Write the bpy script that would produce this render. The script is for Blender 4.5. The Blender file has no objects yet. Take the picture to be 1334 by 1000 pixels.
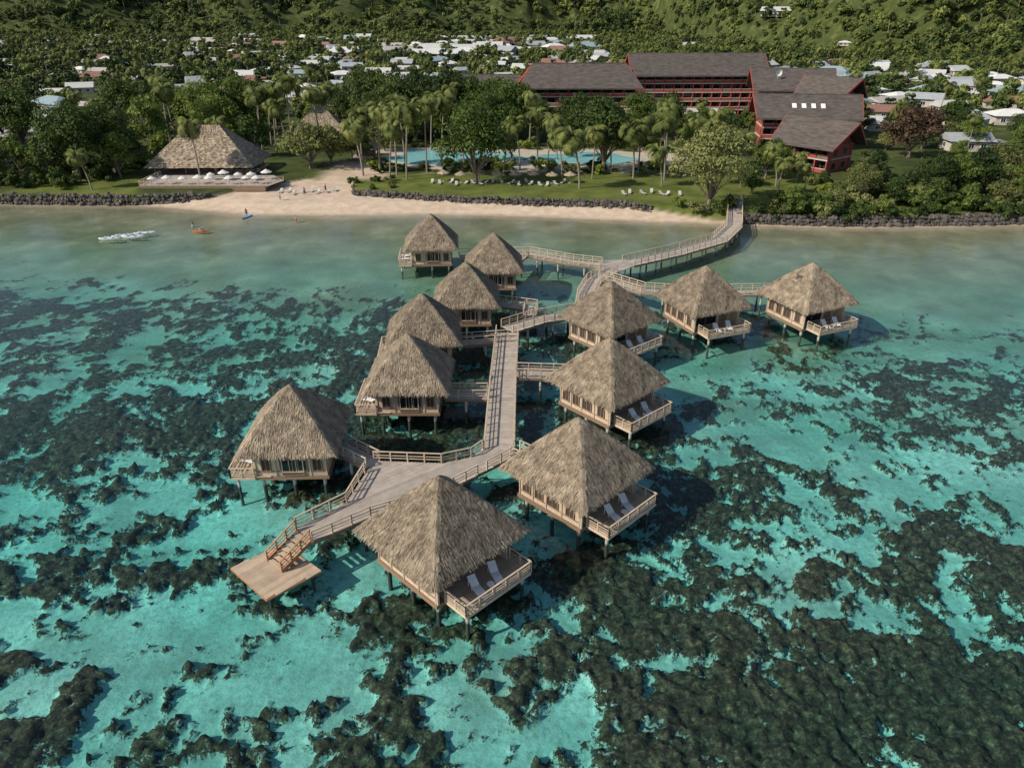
import bpy, bmesh, math, random
import numpy as np
from mathutils import Vector, Matrix
random.seed(7); rng=np.random.default_rng(11)
sc=bpy.context.scene
sc.view_settings.view_transform='Standard'; sc.view_settings.look='None'; sc.view_settings.exposure=0
R=math.radians
# ------------------------------------------------------------------ noise
perm=rng.permutation(512); perm=np.concatenate([perm,perm,perm])
gang=rng.random(512)*2*np.pi
def pnoise(x,y):
    xi=np.floor(x).astype(int); yi=np.floor(y).astype(int); xf=x-xi; yf=y-yi
    def g(a,b,dx,dy):
        h=perm[(perm[a&511]+b)&511]; an=gang[h]; return np.cos(an)*dx+np.sin(an)*dy
    u=xf*xf*xf*(xf*(xf*6-15)+10); v=yf*yf*yf*(yf*(yf*6-15)+10)
    a=g(xi,yi,xf,yf); b=g(xi+1,yi,xf-1,yf); c=g(xi,yi+1,xf,yf-1); d=g(xi+1,yi+1,xf-1,yf-1)
    return ((a*(1-u)+b*u)*(1-v)+(c*(1-u)+d*u)*v)*1.5
def fbm(x,y,o=5,gain=.5,lac=2.03):
    r=0;a=1;
    for i in range(o):
        r=r+a*pnoise(x+17.3*i,y-9.1*i); x=x*lac; y=y*lac; a*=gain
    return r
def sstep(a,b,x):
    t=np.clip((x-a)/(b-a),0,1); return t*t*(3-2*t)
# ------------------------------------------------------------------ materials
def newmat(name):
    m=bpy.data.materials.new(name); m.use_nodes=True; nt=m.node_tree
    return m,nt,nt.nodes['Principled BSDF'],nt.nodes['Material Output']
def N(nt,t,**k):
    n=nt.nodes.new(t)
    for a,b in k.items(): setattr(n,a,b)
    return n
def ramp(nt,fac,stops):
    r=N(nt,'ShaderNodeValToRGB'); e=r.color_ramp.elements
    while len(e)>1: e.remove(e[0])
    e[0].position=stops[0][0]; e[0].color=(*stops[0][1],1)
    for p,c in stops[1:]:
        q=e.new(p); q.color=(*c,1)
    nt.links.new(fac,r.inputs[0]); return r.outputs[0]
def noise(nt,scale,detail=4,rough=.55,vec=None,stretch=None):
    n=N(nt,'ShaderNodeTexNoise'); n.inputs['Scale'].default_value=scale; n.inputs['Detail'].default_value=detail; n.inputs['Roughness'].default_value=rough
    if vec is None:
        vec=N(nt,'ShaderNodeTexCoord').outputs['Object']
    if stretch:
        mp=N(nt,'ShaderNodeMapping'); mp.inputs['Scale'].default_value=stretch; nt.links.new(vec,mp.inputs[0]); vec=mp.outputs[0]
    nt.links.new(vec,n.inputs['Vector']); return n.outputs['Fac']
def mix(nt,f,a,b,mode='MIX'):
    m=N(nt,'ShaderNodeMix',data_type='RGBA',blend_type=mode)
    for s,v in ((0,f),(6,a),(7,b)):
        if hasattr(v,'is_linked'): nt.links.new(v,m.inputs[s])
        elif isinstance(v,(tuple,list)): m.inputs[s].default_value=(*v,1)
        else: m.inputs[s].default_value=v
    return m.outputs[2]
def mth(nt,op,a,b=None,c=None):
    m=N(nt,'ShaderNodeMath',operation=op)
    for i,v in enumerate((a,b,c)):
        if v is None: continue
        if hasattr(v,'is_linked'): nt.links.new(v,m.inputs[i])
        else: m.inputs[i].default_value=v
    return m.outputs[0]
def bump(nt,h,strength,dist,bs):
    b=N(nt,'ShaderNodeBump'); b.inputs['Strength'].default_value=strength; b.inputs['Distance'].default_value=dist
    nt.links.new(h,b.inputs['Height']); nt.links.new(b.outputs[0],bs.inputs['Normal'])
def matte(name,c1,c2,scale=3,rough=.8,stretch=None,island=.0,b=0.0):
    m,nt,bs,o=newmat(name)
    n=noise(nt,scale,4,.6,stretch=stretch)
    col=ramp(nt,n,[(.3,c1),(.7,c2)])
    if island>0:
        g=N(nt,'ShaderNodeNewGeometry'); v=mth(nt,'MULTIPLY_ADD',g.outputs['Random Per Island'],2*island,1-island)
        if name=='thatch':
            oi=N(nt,'ShaderNodeObjectInfo'); v=mth(nt,'MULTIPLY',v,mth(nt,'MULTIPLY_ADD',oi.outputs['Random'],.26,.87))
        hs=N(nt,'ShaderNodeHueSaturation'); nt.links.new(v,hs.inputs['Value']); nt.links.new(col,hs.inputs['Color']); col=hs.outputs[0]
    nt.links.new(col,bs.inputs['Base Color']); bs.inputs['Roughness'].default_value=rough
    if b: bump(nt,n,b,.05,bs)
    return m
M={}
M['thatch']=matte('thatch',(.15,.118,.082),(.41,.33,.235),1.1,.95,island=.34,b=.9)
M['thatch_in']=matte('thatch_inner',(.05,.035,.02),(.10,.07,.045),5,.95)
M['wall']=matte('woven_panel_wall',(.42,.32,.23),(.54,.43,.32),3,.8)
M['frame']=matte('wood_frame',(.17,.11,.07),(.24,.165,.11),6,.7)
M['pale']=matte('weathered_rail_wood',(.38,.30,.22),(.54,.44,.33),2,.8,island=.12)
M['deck']=matte('weathered_deck_plank',(.32,.27,.23),(.45,.39,.33),1.3,.85,island=.16)
M['deckwarm']=matte('warm_deck_plank',(.38,.28,.19),(.50,.39,.28),1.3,.8,island=.14)
M['orange']=matte('stained_stair_wood',(.30,.14,.065),(.42,.22,.11),3,.7,island=.1)
M['white']=matte('white_paint',(.72,.72,.7),(.82,.82,.8),4,.5)
M['canvas']=matte('umbrella_canvas',(.52,.51,.48),(.64,.63,.60),4,.8)
M['cushion']=matte('grey_cushion',(.36,.35,.32),(.48,.47,.44),4,.8)
M['rock']=matte('basalt_rock',(.030,.027,.024),(.12,.105,.09),1.5,.9,island=.3,b=.6)
M['bark']=matte('bark',(.10,.075,.055),(.22,.18,.14),4,.9,stretch=(3,3,.6))
M['palmbark']=matte('palm_bark',(.16,.135,.10),(.28,.24,.19),5,.9,stretch=(.4,.4,5))
M['redwood']=matte('red_painted_wood',(.27,.045,.035),(.37,.075,.055),2,.7)
M['brown']=matte('brown_cladding',(.13,.085,.065),(.22,.15,.11),2,.8)
M['concrete']=matte('pale_render',(.42,.38,.33),(.56,.52,.46),.8,.8)
M['shingle']=matte('dark_shingle',(.045,.037,.032),(.12,.10,.088),.5,.85,stretch=(1,1,6),b=.5)
M['skin']=matte('skin',(.36,.2,.13),(.42,.25,.17),8,.5)
M['cloth']=matte('swim_shorts',(.05,.12,.3),(.07,.16,.36),8,.8)
M['hair']=matte('hair',(.02,.015,.01),(.04,.03,.02),20,.6)
M['kayak']=matte('orange_plastic',(.65,.16,.03),(.7,.22,.05),3,.4)
M['bluep']=matte('blue_plastic',(.03,.2,.5),(.04,.25,.55),3,.4)
m,nt,bs,o=newmat('concrete_pile'); g=N(nt,'ShaderNodeNewGeometry'); sp=N(nt,'ShaderNodeSeparateXYZ'); nt.links.new(g.outputs['Position'],sp.inputs[0])
mr=N(nt,'ShaderNodeMapRange'); mr.inputs[1].default_value=.05; mr.inputs[2].default_value=.35; nt.links.new(sp.outputs[2],mr.inputs[0])
nt.links.new(mix(nt,mr.outputs[0],(.03,.045,.035),(.40,.40,.37)),bs.inputs['Base Color']); bs.inputs['Roughness'].default_value=.85; M['pile']=m
m,nt,bs,o=newmat('dark_window_glass'); bs.inputs['Base Color'].default_value=(.012,.015,.018,1); bs.inputs['Roughness'].default_value=.08; M['glass']=m
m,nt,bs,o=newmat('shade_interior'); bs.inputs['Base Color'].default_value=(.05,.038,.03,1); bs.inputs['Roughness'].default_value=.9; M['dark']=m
m,nt,bs,o=newmat('pool_water'); 
nt.links.new(ramp(nt,noise(nt,.15,3),[(.3,(.18,.48,.50)),(.7,(.30,.60,.59))]),bs.inputs['Base Color']); bs.inputs['Roughness'].default_value=.12; M['pool']=m
def leafmat(name,dark,mid,light,sc_=.35,obj=.16,trans=.25):
    m,nt,bs,o=newmat(name)
    g=N(nt,'ShaderNodeNewGeometry'); oi=N(nt,'ShaderNodeObjectInfo')
    n=noise(nt,sc_,2,.6,vec=g.outputs['Position'])
    f=mth(nt,'ADD',mth(nt,'MULTIPLY',n,.75),mth(nt,'MULTIPLY',g.outputs['Random Per Island'],.25))
    f=mth(nt,'ADD',f,mth(nt,'MULTIPLY_ADD',oi.outputs['Random'],obj*2,-obj))
    col=ramp(nt,f,[(.25,dark),(.5,mid),(.75,light)])
    nt.links.new(col,bs.inputs['Base Color']); bs.inputs['Roughness'].default_value=.6
    bs.inputs['Specular IOR Level'].default_value=.2
    if trans:
        tr=N(nt,'ShaderNodeBsdfTranslucent'); nt.links.new(col,tr.inputs[0])
        ms=N(nt,'ShaderNodeMixShader'); ms.inputs[0].default_value=trans
        nt.links.new(bs.outputs[0],ms.inputs[1]); nt.links.new(tr.outputs[0],ms.inputs[2]); nt.links.new(ms.outputs[0],o.inputs[0])
    return m
M['leaf']=leafmat('leaves_green',(.030,.055,.012),(.085,.13,.025),(.18,.23,.045))
M['leafdark']=leafmat('leaves_dark',(.015,.032,.009),(.045,.075,.017),(.10,.135,.03))
M['leafolive']=leafmat('leaves_olive',(.075,.090,.028),(.15,.165,.05),(.24,.255,.09))
M['leafred']=leafmat('leaves_rust',(.05,.03,.02),(.09,.055,.035),(.14,.095,.05),obj=0)
M['leafyellow']=leafmat('leaves_yellow',(.09,.125,.02),(.18,.23,.035),(.28,.33,.06),obj=.1)
M['frond']=leafmat('palm_frond',(.065,.085,.022),(.14,.17,.045),(.27,.28,.09),obj=.08)
M['forest']=leafmat('forest_leaves',(.018,.036,.010),(.062,.092,.022),(.145,.175,.042),.02,.28,0)
M['forest2']=leafmat('forest_leaves_bright',(.045,.068,.018),(.105,.135,.032),(.20,.23,.06),.02,.28,0)
M['forest3']=leafmat('forest_leaves_dark',(.010,.024,.008),(.03,.054,.014),(.075,.105,.026),.02,.2,0)
# ------------------------------------------------------------------ mesh builder
class MB:
    def __init__(s): s.v=[];s.f=[];s.m=[];s.mats=[]
    def mi(s,k):
        if k not in s.mats: s.mats.append(k)
        return s.mats.index(k)
    def add(s,vs,fs,k):
        o=len(s.v); s.v+= [tuple(v) for v in vs]; i=s.mi(k)
        for f in fs: s.f.append(tuple(a+o for a in f)); s.m.append(i)
    def hexa(s,b,t,k):
        s.add(list(b)+list(t),[(3,2,1,0),(4,5,6,7),(0,1,5,4),(1,2,6,5),(2,3,7,6),(3,0,4,7)],k)
    def box(s,c,d,k,rz=0):
        x,y,z=[q/2 for q in d]; co,si=math.cos(rz),math.sin(rz)
        P=lambda a,b,e:(c[0]+a*co-b*si,c[1]+a*si+b*co,c[2]+e)
        s.hexa([P(-x,-y,-z),P(x,-y,-z),P(x,y,-z),P(-x,y,-z)],[P(-x,-y,z),P(x,-y,z),P(x,y,z),P(-x,y,z)],k)
    def beam(s,p,q,w,h,k):
        p=Vector(p);q=Vector(q);d=(q-p).normalized()
        up=Vector((0,0,1)) if abs(d.z)<.95 else Vector((1,0,0))
        a=d.cross(up).normalized()*w/2; b=a.cross(d).normalized()*h/2
        s.hexa([p-a-b,p+a-b,q+a-b,q-a-b],[p-a+b,p+a+b,q+a+b,q-a+b],k)
    def cyl(s,p,q,r0,r1,k,n=8):
        p=Vector(p);q=Vector(q);d=(q-p).normalized(); up=Vector((0,0,1)) if abs(d.z)<.95 else Vector((1,0,0))
        a=d.cross(up).normalized();b=a.cross(d)
        vs=[p+(a*math.cos(t)+b*math.sin(t))*r0 for t in [2*math.pi*i/n for i in range(n)]]+[q+(a*math.cos(t)+b*math.sin(t))*r1 for t in [2*math.pi*i/n for i in range(n)]]
        s.add(vs,[(i,(i+1)%n,n+(i+1)%n,n+i) for i in range(n)]+[tuple(range(n-1,-1,-1)),tuple(range(n,2*n))],k)
    def tube(s,pts,rad,k,n=7):
        for i in range(len(pts)-1): s.cyl(pts[i],pts[i+1],rad[i],rad[i+1],k,n)
    def mesh(s,name,smooth=False):
        me=bpy.data.meshes.new(name); me.from_pydata(s.v,[],s.f)
        for k in s.mats: me.materials.append(M[k])
        me.polygons.foreach_set('material_index',s.m)
        if smooth: me.polygons.foreach_set('use_smooth',[True]*len(s.f))
        me.update(); return me
def ob(name,me,loc=(0,0,0),rz=0,parent=None,scale=1,coll=None):
    o=bpy.data.objects.new(name,me); o.location=loc; o.rotation_euler=(0,0,rz)
    o.scale=(scale,)*3 if not hasattr(scale,'__len__') else scale
    (coll or sc.collection).objects.link(o)
    if parent: o.parent=parent
    return o
# ------------------------------------------------------------------ terrain
SX=[-1700,-300,-111.7,-78.9,-66,-54,-36,-17,5,28,40,50,67,100,300,1700]
SY=[175,165,159,156.5,153,149,148.5,149.5,147.5,143.5,142,140.5,139,141,150,170]
WX=[-1700,-300,-106,-84,-66,-61,-50,-38,-35,-11,23,30.3,39.8,46.6,67.3,99,300,1700]
WY=[176,166,159.6,158.2,160.3,168,179,176,163,157,152.5,149,144.3,143,141,142.6,152,172]
def axis(a,b,st):
    r=[a]
    while r[-1]<b: r.append(r[-1]+st(r[-1]))
    return np.array(r)
xp=axis(0,1900,lambda x:.2 if x<38 else (.2+.015*(x-38) if x<115 else 1.36+.04*(x-115)))
X1=np.concatenate([-xp[:0:-1],xp])
Y1=np.concatenate([np.arange(-60,16,2.0),axis(16,3000,lambda y:.2 if y<58 else (.2+.01*(y-58) if y<135 else (1. if y<240 else 1+.025*(y-240))))])
nx,ny=len(X1),len(Y1)
GX,GY=np.meshgrid(X1,Y1)
def hill(x,y):
    foot=np.interp(x,[-2000,-700,-300,205,230,336,700,2000],[1000,1040,1070,1060,850,505,440,450])
    w=fbm(x/300+3,y/300,3)*60
    d=np.maximum(0,y-foot+w)
    amp=np.interp(x,[-2000,-400,0,250,400,1000],[.42,.40,.34,.38,.45,.5])
    rid=1-np.abs(fbm(x/210+7,y/420-3,5))*1.7
    h=amp*d*(.46+.70*rid)
    return 520*(1-np.exp(-h/520))
def terrain(x,y):
    sy=np.interp(x,SX,SY); wy=np.interp(x,WX,WY); d=y-sy
    dep=-1.65*sstep(0,64,-d)**.8-.10*sstep(0,3,-d)
    dep=dep+.32*fbm(x/14,y/14,3)*sstep(10,50,-d)
    dep=dep-.35*np.exp(-((x+50)/26)**2-((y-58)/22)**2)
    land=1.0*sstep(0,9,d)+.8*sstep(-.3,1.6,y-wy)
    z=np.where(d<0,dep,land)
    return z+hill(x,y)
Z=terrain(GX,GY)
bias=np.full_like(GX,-.08)
for cx,cy,rx,ry,a in [(16,31,16,8,.60),(34,31,12,9,.40),(8,42,6,5,.42),(-47,66,20,9,.46),(-60,98,34,14,.38),(-11,66,13,11,.50),(-6,92,12,15,.48),(36,47,9,6,.32),
  (48,76,18,8,.34),(18,54,7,6,.46),(14,66,8,8,.36),(-22,86,12,8,.32),(30,96,14,7,.26),(-31,44,8,5,.22),(-4,44,7,4,.30),(-30,31,6,4,.2),(-9,35,5,3,.26),(-16,29,5,3,.25),(60,60,14,8,.3),
  (-24,50,4,6,-.3),(23.5,49,4,3,-.5),(27,64,8,4.5,-.38),(43,58,8,4,-.3),(4,31,3,2.2,-.5),(-26,36,9,5,-.22),(-12,35,9,5,-.14),(-38,52,9,4,-.15),(26,80,9,6,-.38),(20,75,5,4,-.2),(0,38,4,2,-.2),(60,100,25,12,-.1)]:
    bias+=a*np.exp(-((GX-cx)/rx)**2-((GY-cy)/ry)**2)
dsh=np.interp(GX,SX,SY)-GY
cv=.54*fbm(GX/5.2,GY/5.2,3,.5)+.42*fbm(GX/1.8+5,GY/1.8,4,.68)+bias-1.0*sstep(50,20,dsh)
cv=cv-.08*sstep(75,50,dsh)
mask=sstep(-.05,.22,cv)
knob=.5+.5*fbm(GX/1.0+9,GY/1.0,3,.65)
fine=sstep(150,40,GY)
Z=Z+np.where(dsh>0,mask*(.22+.66*knob)*fine*np.minimum(1,dsh/40),0)
Z=np.where(dsh>0,np.minimum(Z,-.03),Z)
def soft(x0,x1,y0,y1,s=2.0):
    return sstep(x0-s,x0+s,GX)*sstep(x1+s,x1-s,GX)*sstep(y0-s,y0+s,GY)*sstep(y1+s,y1-s,GY)
wy=np.interp(GX,WX,WY)
sand=sstep(.6,-.6,GY-wy)
sand=np.maximum(sand,.85*soft(-46,-30,176,198,3)+.7*soft(-38,62,184,218,3)*sstep(.1,.3,fbm(GX/12,GY/12,2)+.3))
sand=np.clip(sand,0,1)
lawn=np.clip(soft(-37,70,140,183)+soft(-112,-84,158,180)+soft(70,110,142,150),0,1)*(1-sand)
shal=sstep(100,22,dsh+16*fbm(GX/18,GY/10,3))
co=np.stack([GX,GY,Z],-1).reshape(-1,3)
idx=np.arange(nx*ny).reshape(ny,nx)
q=np.stack([idx[:-1,:-1],idx[:-1,1:],idx[1:,1:],idx[1:,:-1]],-1).reshape(-1,4)
def npmesh(name,co,q,mats,smooth=False,attrs={}):
    me=bpy.data.meshes.new(name); me.vertices.add(len(co)); me.vertices.foreach_set('co',co.astype(np.float32).ravel())
    n=q.shape[1]; me.loops.add(q.size); me.loops.foreach_set('vertex_index',q.astype(np.int32).ravel())
    me.polygons.add(len(q)); me.polygons.foreach_set('loop_start',np.arange(0,q.size,n,dtype=np.int32))
    me.polygons.foreach_set('loop_total',np.full(len(q),n,dtype=np.int32))
    if smooth: me.polygons.foreach_set('use_smooth',np.ones(len(q),dtype=bool))
    for k in mats: me.materials.append(M[k])
    me.update(calc_edges=True)
    for a,v in attrs.items():
        at=me.attributes.new(a,'FLOAT','POINT'); at.data.foreach_set('value',v.astype(np.float32).ravel())
    return me
m,nt,bs,o=newmat('ground_seabed'); M['ground']=m
geo=N(nt,'ShaderNodeNewGeometry'); pos=geo.outputs['Position']
def A(n): a=N(nt,'ShaderNodeAttribute',attribute_name=n); return a.outputs['Fac']
sep=N(nt,'ShaderNodeSeparateXYZ'); nt.links.new(pos,sep.inputs[0])
n1=noise(nt,1.3,5,.7,vec=pos); n2=noise(nt,5.5,3,.7,vec=pos); n3=noise(nt,.16,4,.6,vec=pos)
cvv=mth(nt,'ADD',A('coral'),mth(nt,'MULTIPLY_ADD',n1,1.2,-.60)); cvv=mth(nt,'ADD',cvv,mth(nt,'MULTIPLY_ADD',n2,.6,-.30))
cm=N(nt,'ShaderNodeMapRange',interpolation_type='SMOOTHSTEP'); cm.inputs[1].default_value=-.04; cm.inputs[2].default_value=.12; nt.links.new(cvv,cm.inputs[0])
seasand=ramp(nt,n3,[(.35,(.30,.31,.28)),(.52,(.44,.455,.41)),(.7,(.60,.62,.56))])
n5=noise(nt,2.2,4,.7,vec=pos)
rub=N(nt,'ShaderNodeMapRange'); rub.inputs[1].default_value=.56; rub.inputs[2].default_value=.30; rub.inputs[4].default_value=.7; nt.links.new(n5,rub.inputs[0])
seasand=mix(nt,rub.outputs[0],seasand,(.22,.21,.165))
olive=ramp(nt,noise(nt,.12,5,.65,vec=pos),[(.3,(.12,.115,.065)),(.55,(.22,.20,.12)),(.75,(.36,.31,.205))])
seasand=mix(nt,mth(nt,'MULTIPLY',A('shal'),.95),seasand,olive)
coral=ramp(nt,noise(nt,2.1,6,.8,vec=pos),[(.35,(.012,.009,.007)),(.49,(.042,.031,.021)),(.59,(.10,.075,.045)),(.70,(.26,.21,.11))])
sea=mix(nt,cm.outputs[0],seasand,coral)
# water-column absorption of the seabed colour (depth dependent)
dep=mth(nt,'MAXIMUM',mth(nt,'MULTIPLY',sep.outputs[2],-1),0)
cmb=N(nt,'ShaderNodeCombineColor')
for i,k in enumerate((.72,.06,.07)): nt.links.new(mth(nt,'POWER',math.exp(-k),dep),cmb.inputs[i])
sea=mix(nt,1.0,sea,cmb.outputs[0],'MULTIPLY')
drysand=ramp(nt,noise(nt,.5,5,.6,vec=pos),[(.3,(.46,.35,.26)),(.7,(.62,.50,.38))])
soil=ramp(nt,noise(nt,.12,5,.65,vec=pos),[(.3,(.028,.042,.014)),(.55,(.065,.082,.024)),(.75,(.16,.15,.07))])
grass=ramp(nt,noise(nt,.2,5,.6,vec=pos),[(.3,(.065,.088,.02)),(.7,(.15,.17,.042))])
land=mix(nt,A('lawn'),soil,grass); land=mix(nt,A('sand'),land,drysand)
isl=N(nt,'ShaderNodeMapRange'); isl.inputs[1].default_value=-.12; isl.inputs[2].default_value=.12; nt.links.new(sep.outputs[2],isl.inputs[0])
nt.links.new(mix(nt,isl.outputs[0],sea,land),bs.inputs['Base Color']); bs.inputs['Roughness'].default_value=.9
bs.inputs['Specular IOR Level'].default_value=.1
bump(nt,mth(nt,'ADD',n1,mth(nt,'MULTIPLY',n2,.4)),.5,.22,bs)
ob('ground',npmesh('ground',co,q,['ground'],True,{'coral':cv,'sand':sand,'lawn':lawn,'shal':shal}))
# ------------------------------------------------------------------ lagoon water surface
m,nt,bs,o=newmat('lagoon_water'); nt.nodes.remove(bs); M['water']=m
tr=N(nt,'ShaderNodeBsdfTransparent'); tr.inputs[0].default_value=(1,1,1,1)
gl=N(nt,'ShaderNodeBsdfGlossy'); gl.inputs['Roughness'].default_value=.07
gn=N(nt,'ShaderNodeNewGeometry'); gp=gn.outputs['Position']
w1=noise(nt,1.0,3,.6,vec=gp,stretch=(1,1.6,1)); w2=noise(nt,.16,2,.5,vec=gp)
hh=mth(nt,'ADD',w1,mth(nt,'MULTIPLY',w2,2.))
bp=N(nt,'ShaderNodeBump'); bp.inputs['Strength'].default_value=.4; bp.inputs['Distance'].default_value=.10; nt.links.new(hh,bp.inputs['Height'])
fr=N(nt,'ShaderNodeFresnel'); nt.links.new(mth(nt,'MULTIPLY_ADD',gn.outputs['Backfacing'],1/1.32-1.32,1.32),fr.inputs[0])   # same reflectance from both sides: no false total internal reflection
nt.links.new(bp.outputs[0],fr.inputs['Normal']); nt.links.new(bp.outputs[0],gl.inputs['Normal'])
ms=N(nt,'ShaderNodeMixShader'); nt.links.new(fr.outputs[0],ms.inputs[0]); nt.links.new(tr.outputs[0],ms.inputs[1]); nt.links.new(gl.outputs[0],ms.inputs[2])
nt.links.new(ms.outputs[0],o.inputs[0])
b=MB(); b.add([(-1850,-110,0),(1850,-110,0),(1850,190,0),(-1850,190,0)],[(0,1,2,3)],'water'); ob('lagoon_water',b.mesh('lagoon_water'))
# ------------------------------------------------------------------ helpers: planks & rails
def planks(b,poly,z,ang,k,step=.2,th=.05,gap=.018):
    co,si=math.cos(ang),math.sin(ang)
    L=[(x*co+y*si,-x*si+y*co) for x,y in poly]
    y=min(p[1] for p in L); y1=max(p[1] for p in L)
    while y<y1:
        ym=y+step/2; xs=[]
        for i in range(len(L)):
            a,c=L[i],L[(i+1)%len(L)]
            if (a[1]<=ym)!=(c[1]<=ym): xs.append(a[0]+(ym-a[1])/(c[1]-a[1])*(c[0]-a[0]))
        xs.sort()
        for j in range(0,len(xs)-1,2):
            xa,xb=xs[j],xs[j+1]
            if xb-xa<.05: continue
            cx=(xa+xb)/2
            b.box((cx*co-ym*si,cx*si+ym*co,z-th/2+random.uniform(-.004,.004)),(xb-xa,step-gap,th),k,ang)
        y+=step
def rail(b,pts,z,k='pale',h=1.0,mids=(.35,.62),post=1.5):
    for i in range(len(pts)-1):
        a=Vector((*pts[i],z)) if len(pts[i])==2 else Vector(pts[i]); c=Vector((*pts[i+1],z)) if len(pts[i+1])==2 else Vector(pts[i+1])
        U=Vector((0,0,1)); L=(c-a).length; n=max(1,round(L/post))
        b.beam(a+U*h,c+U*h,.13,.07,k)
        for mm in mids: b.beam(a+U*h*mm,c+U*h*mm,.05,.07,k)
        for j in range(n+1):
            p=a.lerp(c,j/n); b.box((p.x,p.y,p.z+h/2),(.11,.11,h+.06),k,math.atan2((c-a).y,(c-a).x))
def offs(pts,d):
    out=[]
    for i,p in enumerate(pts):
        p=Vector(p); a=(p-Vector(pts[i-1])).normalized() if i else None; c=(Vector(pts[i+1])-p).normalized() if i<len(pts)-1 else None
        a=a or c; c=c or a; n1=Vector((-a.y,a.x)); n2=Vector((-c.y,c.x)); n=(n1+n2).normalized(); s=d/max(.5,n.dot(n1))
        out.append((p.x+n.x*s,p.y+n.y*s))
    return out
def piles(b,pts,z,k='pile',r=.14,low=-2.3,sp=4.,w=2.2):
    for i in range(len(pts)-1):
        a=Vector(pts[i]);c=Vector(pts[i+1]);L=(c-a).length;n=max(1,round(L/sp));d=(c-a).normalized();nn=Vector((-d.y,d.x))
        for j in range(n):
            p=a.lerp(c,(j+.5)/n)
            for s in (-1,1):
                qq=p+nn*s*w/2; b.cyl((qq.x,qq.y,low),(qq.x,qq.y,z-.22),r,r,k,8)
            b.beam((*(p-nn*(w/2+.2)),z-.16),(*(p+nn*(w/2+.2)),z-.16),.16,.2,'frame')
def walkway(pts,w,z=1.8,rl=True,rr=True,name='boardwalk'):
    b=MB(); l=offs(pts,w/2); r=offs(pts,-w/2)
    for i in range(len(pts)-1):
        d=Vector(pts[i+1])-Vector(pts[i])
        planks(b,[l[i],l[i+1],r[i+1],r[i]],z,math.atan2(d.y,d.x)+math.pi/2,'deck')
    for side in (l,r):
        for i in range(len(side)-1): b.beam((*side[i],z-.15),(*side[i+1],z-.15),.08,.28,'frame')
    if rl: rail(b,offs(pts,w/2-.1),z)
    if rr: rail(b,offs(pts,-w/2+.1),z)
    piles(b,pts,z,w=w*.75); return ob(name,b.mesh(name))
for pts,w in [([(47.5,157),(46.8,153.5),(41.3,134),(36.3,125),(27,117.5),(18.5,112)],3.0),([(14,111),(9.5,112.6),(2.9,116.6),(-2,116.2),(-8.6,115.4)],2.2),
  ([(15.2,108.5),(12.2,103.5),(10.4,97.5),(9.6,91.8)],2.4),([(9.4,91),(3.5,88.4),(-.6,85.2)],2.6),([(-.6,84.2),(-1.0,70),(-1.2,57)],2.9),
  ([(13.6,104.5),(18.8,99.2),(24.5,98.2),(33,98.6),(38,98.8)],2.0),([(2.3,90),(2.6,92.5),(-2.5,94.3)],1.8),([(.4,72.6),(6.0,72.2)],1.8),([(-2.6,67.6),(-7,67.6)],1.8),
  ([(-12.4,54.6),(-16,57.4)],1.8),([(.3,56.4),(2.4,54.6)],1.6),([(8.2,91.0),(10,88.6)],1.6),([(1.5,115.6),(-1.0,109)],1.8),([(-.4,82),(-6.2,81)],1.6)]: walkway(pts,w)
b=MB(); planks(b,[(12.8,108.2),(16,107),(19.6,111.2),(18.3,114),(14.2,113.2)],1.82,.6,'deck'); piles(b,[(13,110),(19,112)],1.8); ob('boardwalk_junction',b.mesh('boardwalk_junction'))
PL=[(-2.7,57),(-3.7,55.7),(-6.3,54.7),(-12.4,55.1),(-13.6,48.9),(-16.9,45.6),(-15.2,43.9),(-11.3,47),(-6.9,49.2),(.25,56),(.25,57)]
b=MB(); planks(b,PL,1.8,R(38),'deck'); 
for i in range(len(PL)-1): b.beam((*PL[i],1.65),(*PL[i+1],1.65),.08,.28,'frame')
rail(b,[PL[0],PL[1],PL[2],PL[3]],1.8); rail(b,[(-12.9,53.2),PL[4],PL[5]],1.8); rail(b,[PL[6],PL[7],PL[8],(-3,52.9)],1.8); rail(b,[(-2.2,53.6),PL[9]],1.8)
piles(b,[(-15,46),(-11,50),(-3,54)],1.8,w=3); piles(b,[(-11,53),(-5,53)],1.8,w=2.5); ob('boardwalk_plaza',b.mesh('boardwalk_plaza'))
b=MB(); D=[(-21.2,42.5),(-17.5,39.2),(-14.3,42.2),(-18.0,45.3)]
a=math.atan2(-3.3,3.7); planks(b,D,.5,a+math.pi/2,'deckwarm',.22)
for i in range(4): b.beam((*D[i],.38),(*D[(i+1)%4],.38),.1,.16,'orange')
for p in [(-20.4,42.4),(-17.6,40),(-15.1,42.3),(-18,44.5)]: b.cyl((*p,-2.6),(*p,.3),.14,.14,'pile')
ob('swim_dock',b.mesh('swim_dock'))
b=MB(); top=Vector((-16.1,44.7,1.8)); bot=Vector((-17.9,42.6,.5)); d=(bot-top); dn=Vector((d.x,d.y,0)).normalized(); nn=Vector((-dn.y,dn.x,0))
for s in (-1,1):
    b.beam(top+nn*s*.95-Vector((0,0,.12)),bot+nn*s*.95+Vector((0,0,.05)),.09,.3,'orange')
    t0=top+nn*s*.95;b0=bot+nn*s*.95; rail(b,[tuple(t0),tuple(b0)],0,'orange',1.0,(.35,.65),1.0)
for i in range(7):
    p=top.lerp(bot,(i+.5)/7); b.box(p,(.36,1.8,.05),'deckwarm',math.atan2(dn.y,dn.x))
ob('dock_stairs',b.mesh('dock_stairs'))
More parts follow.
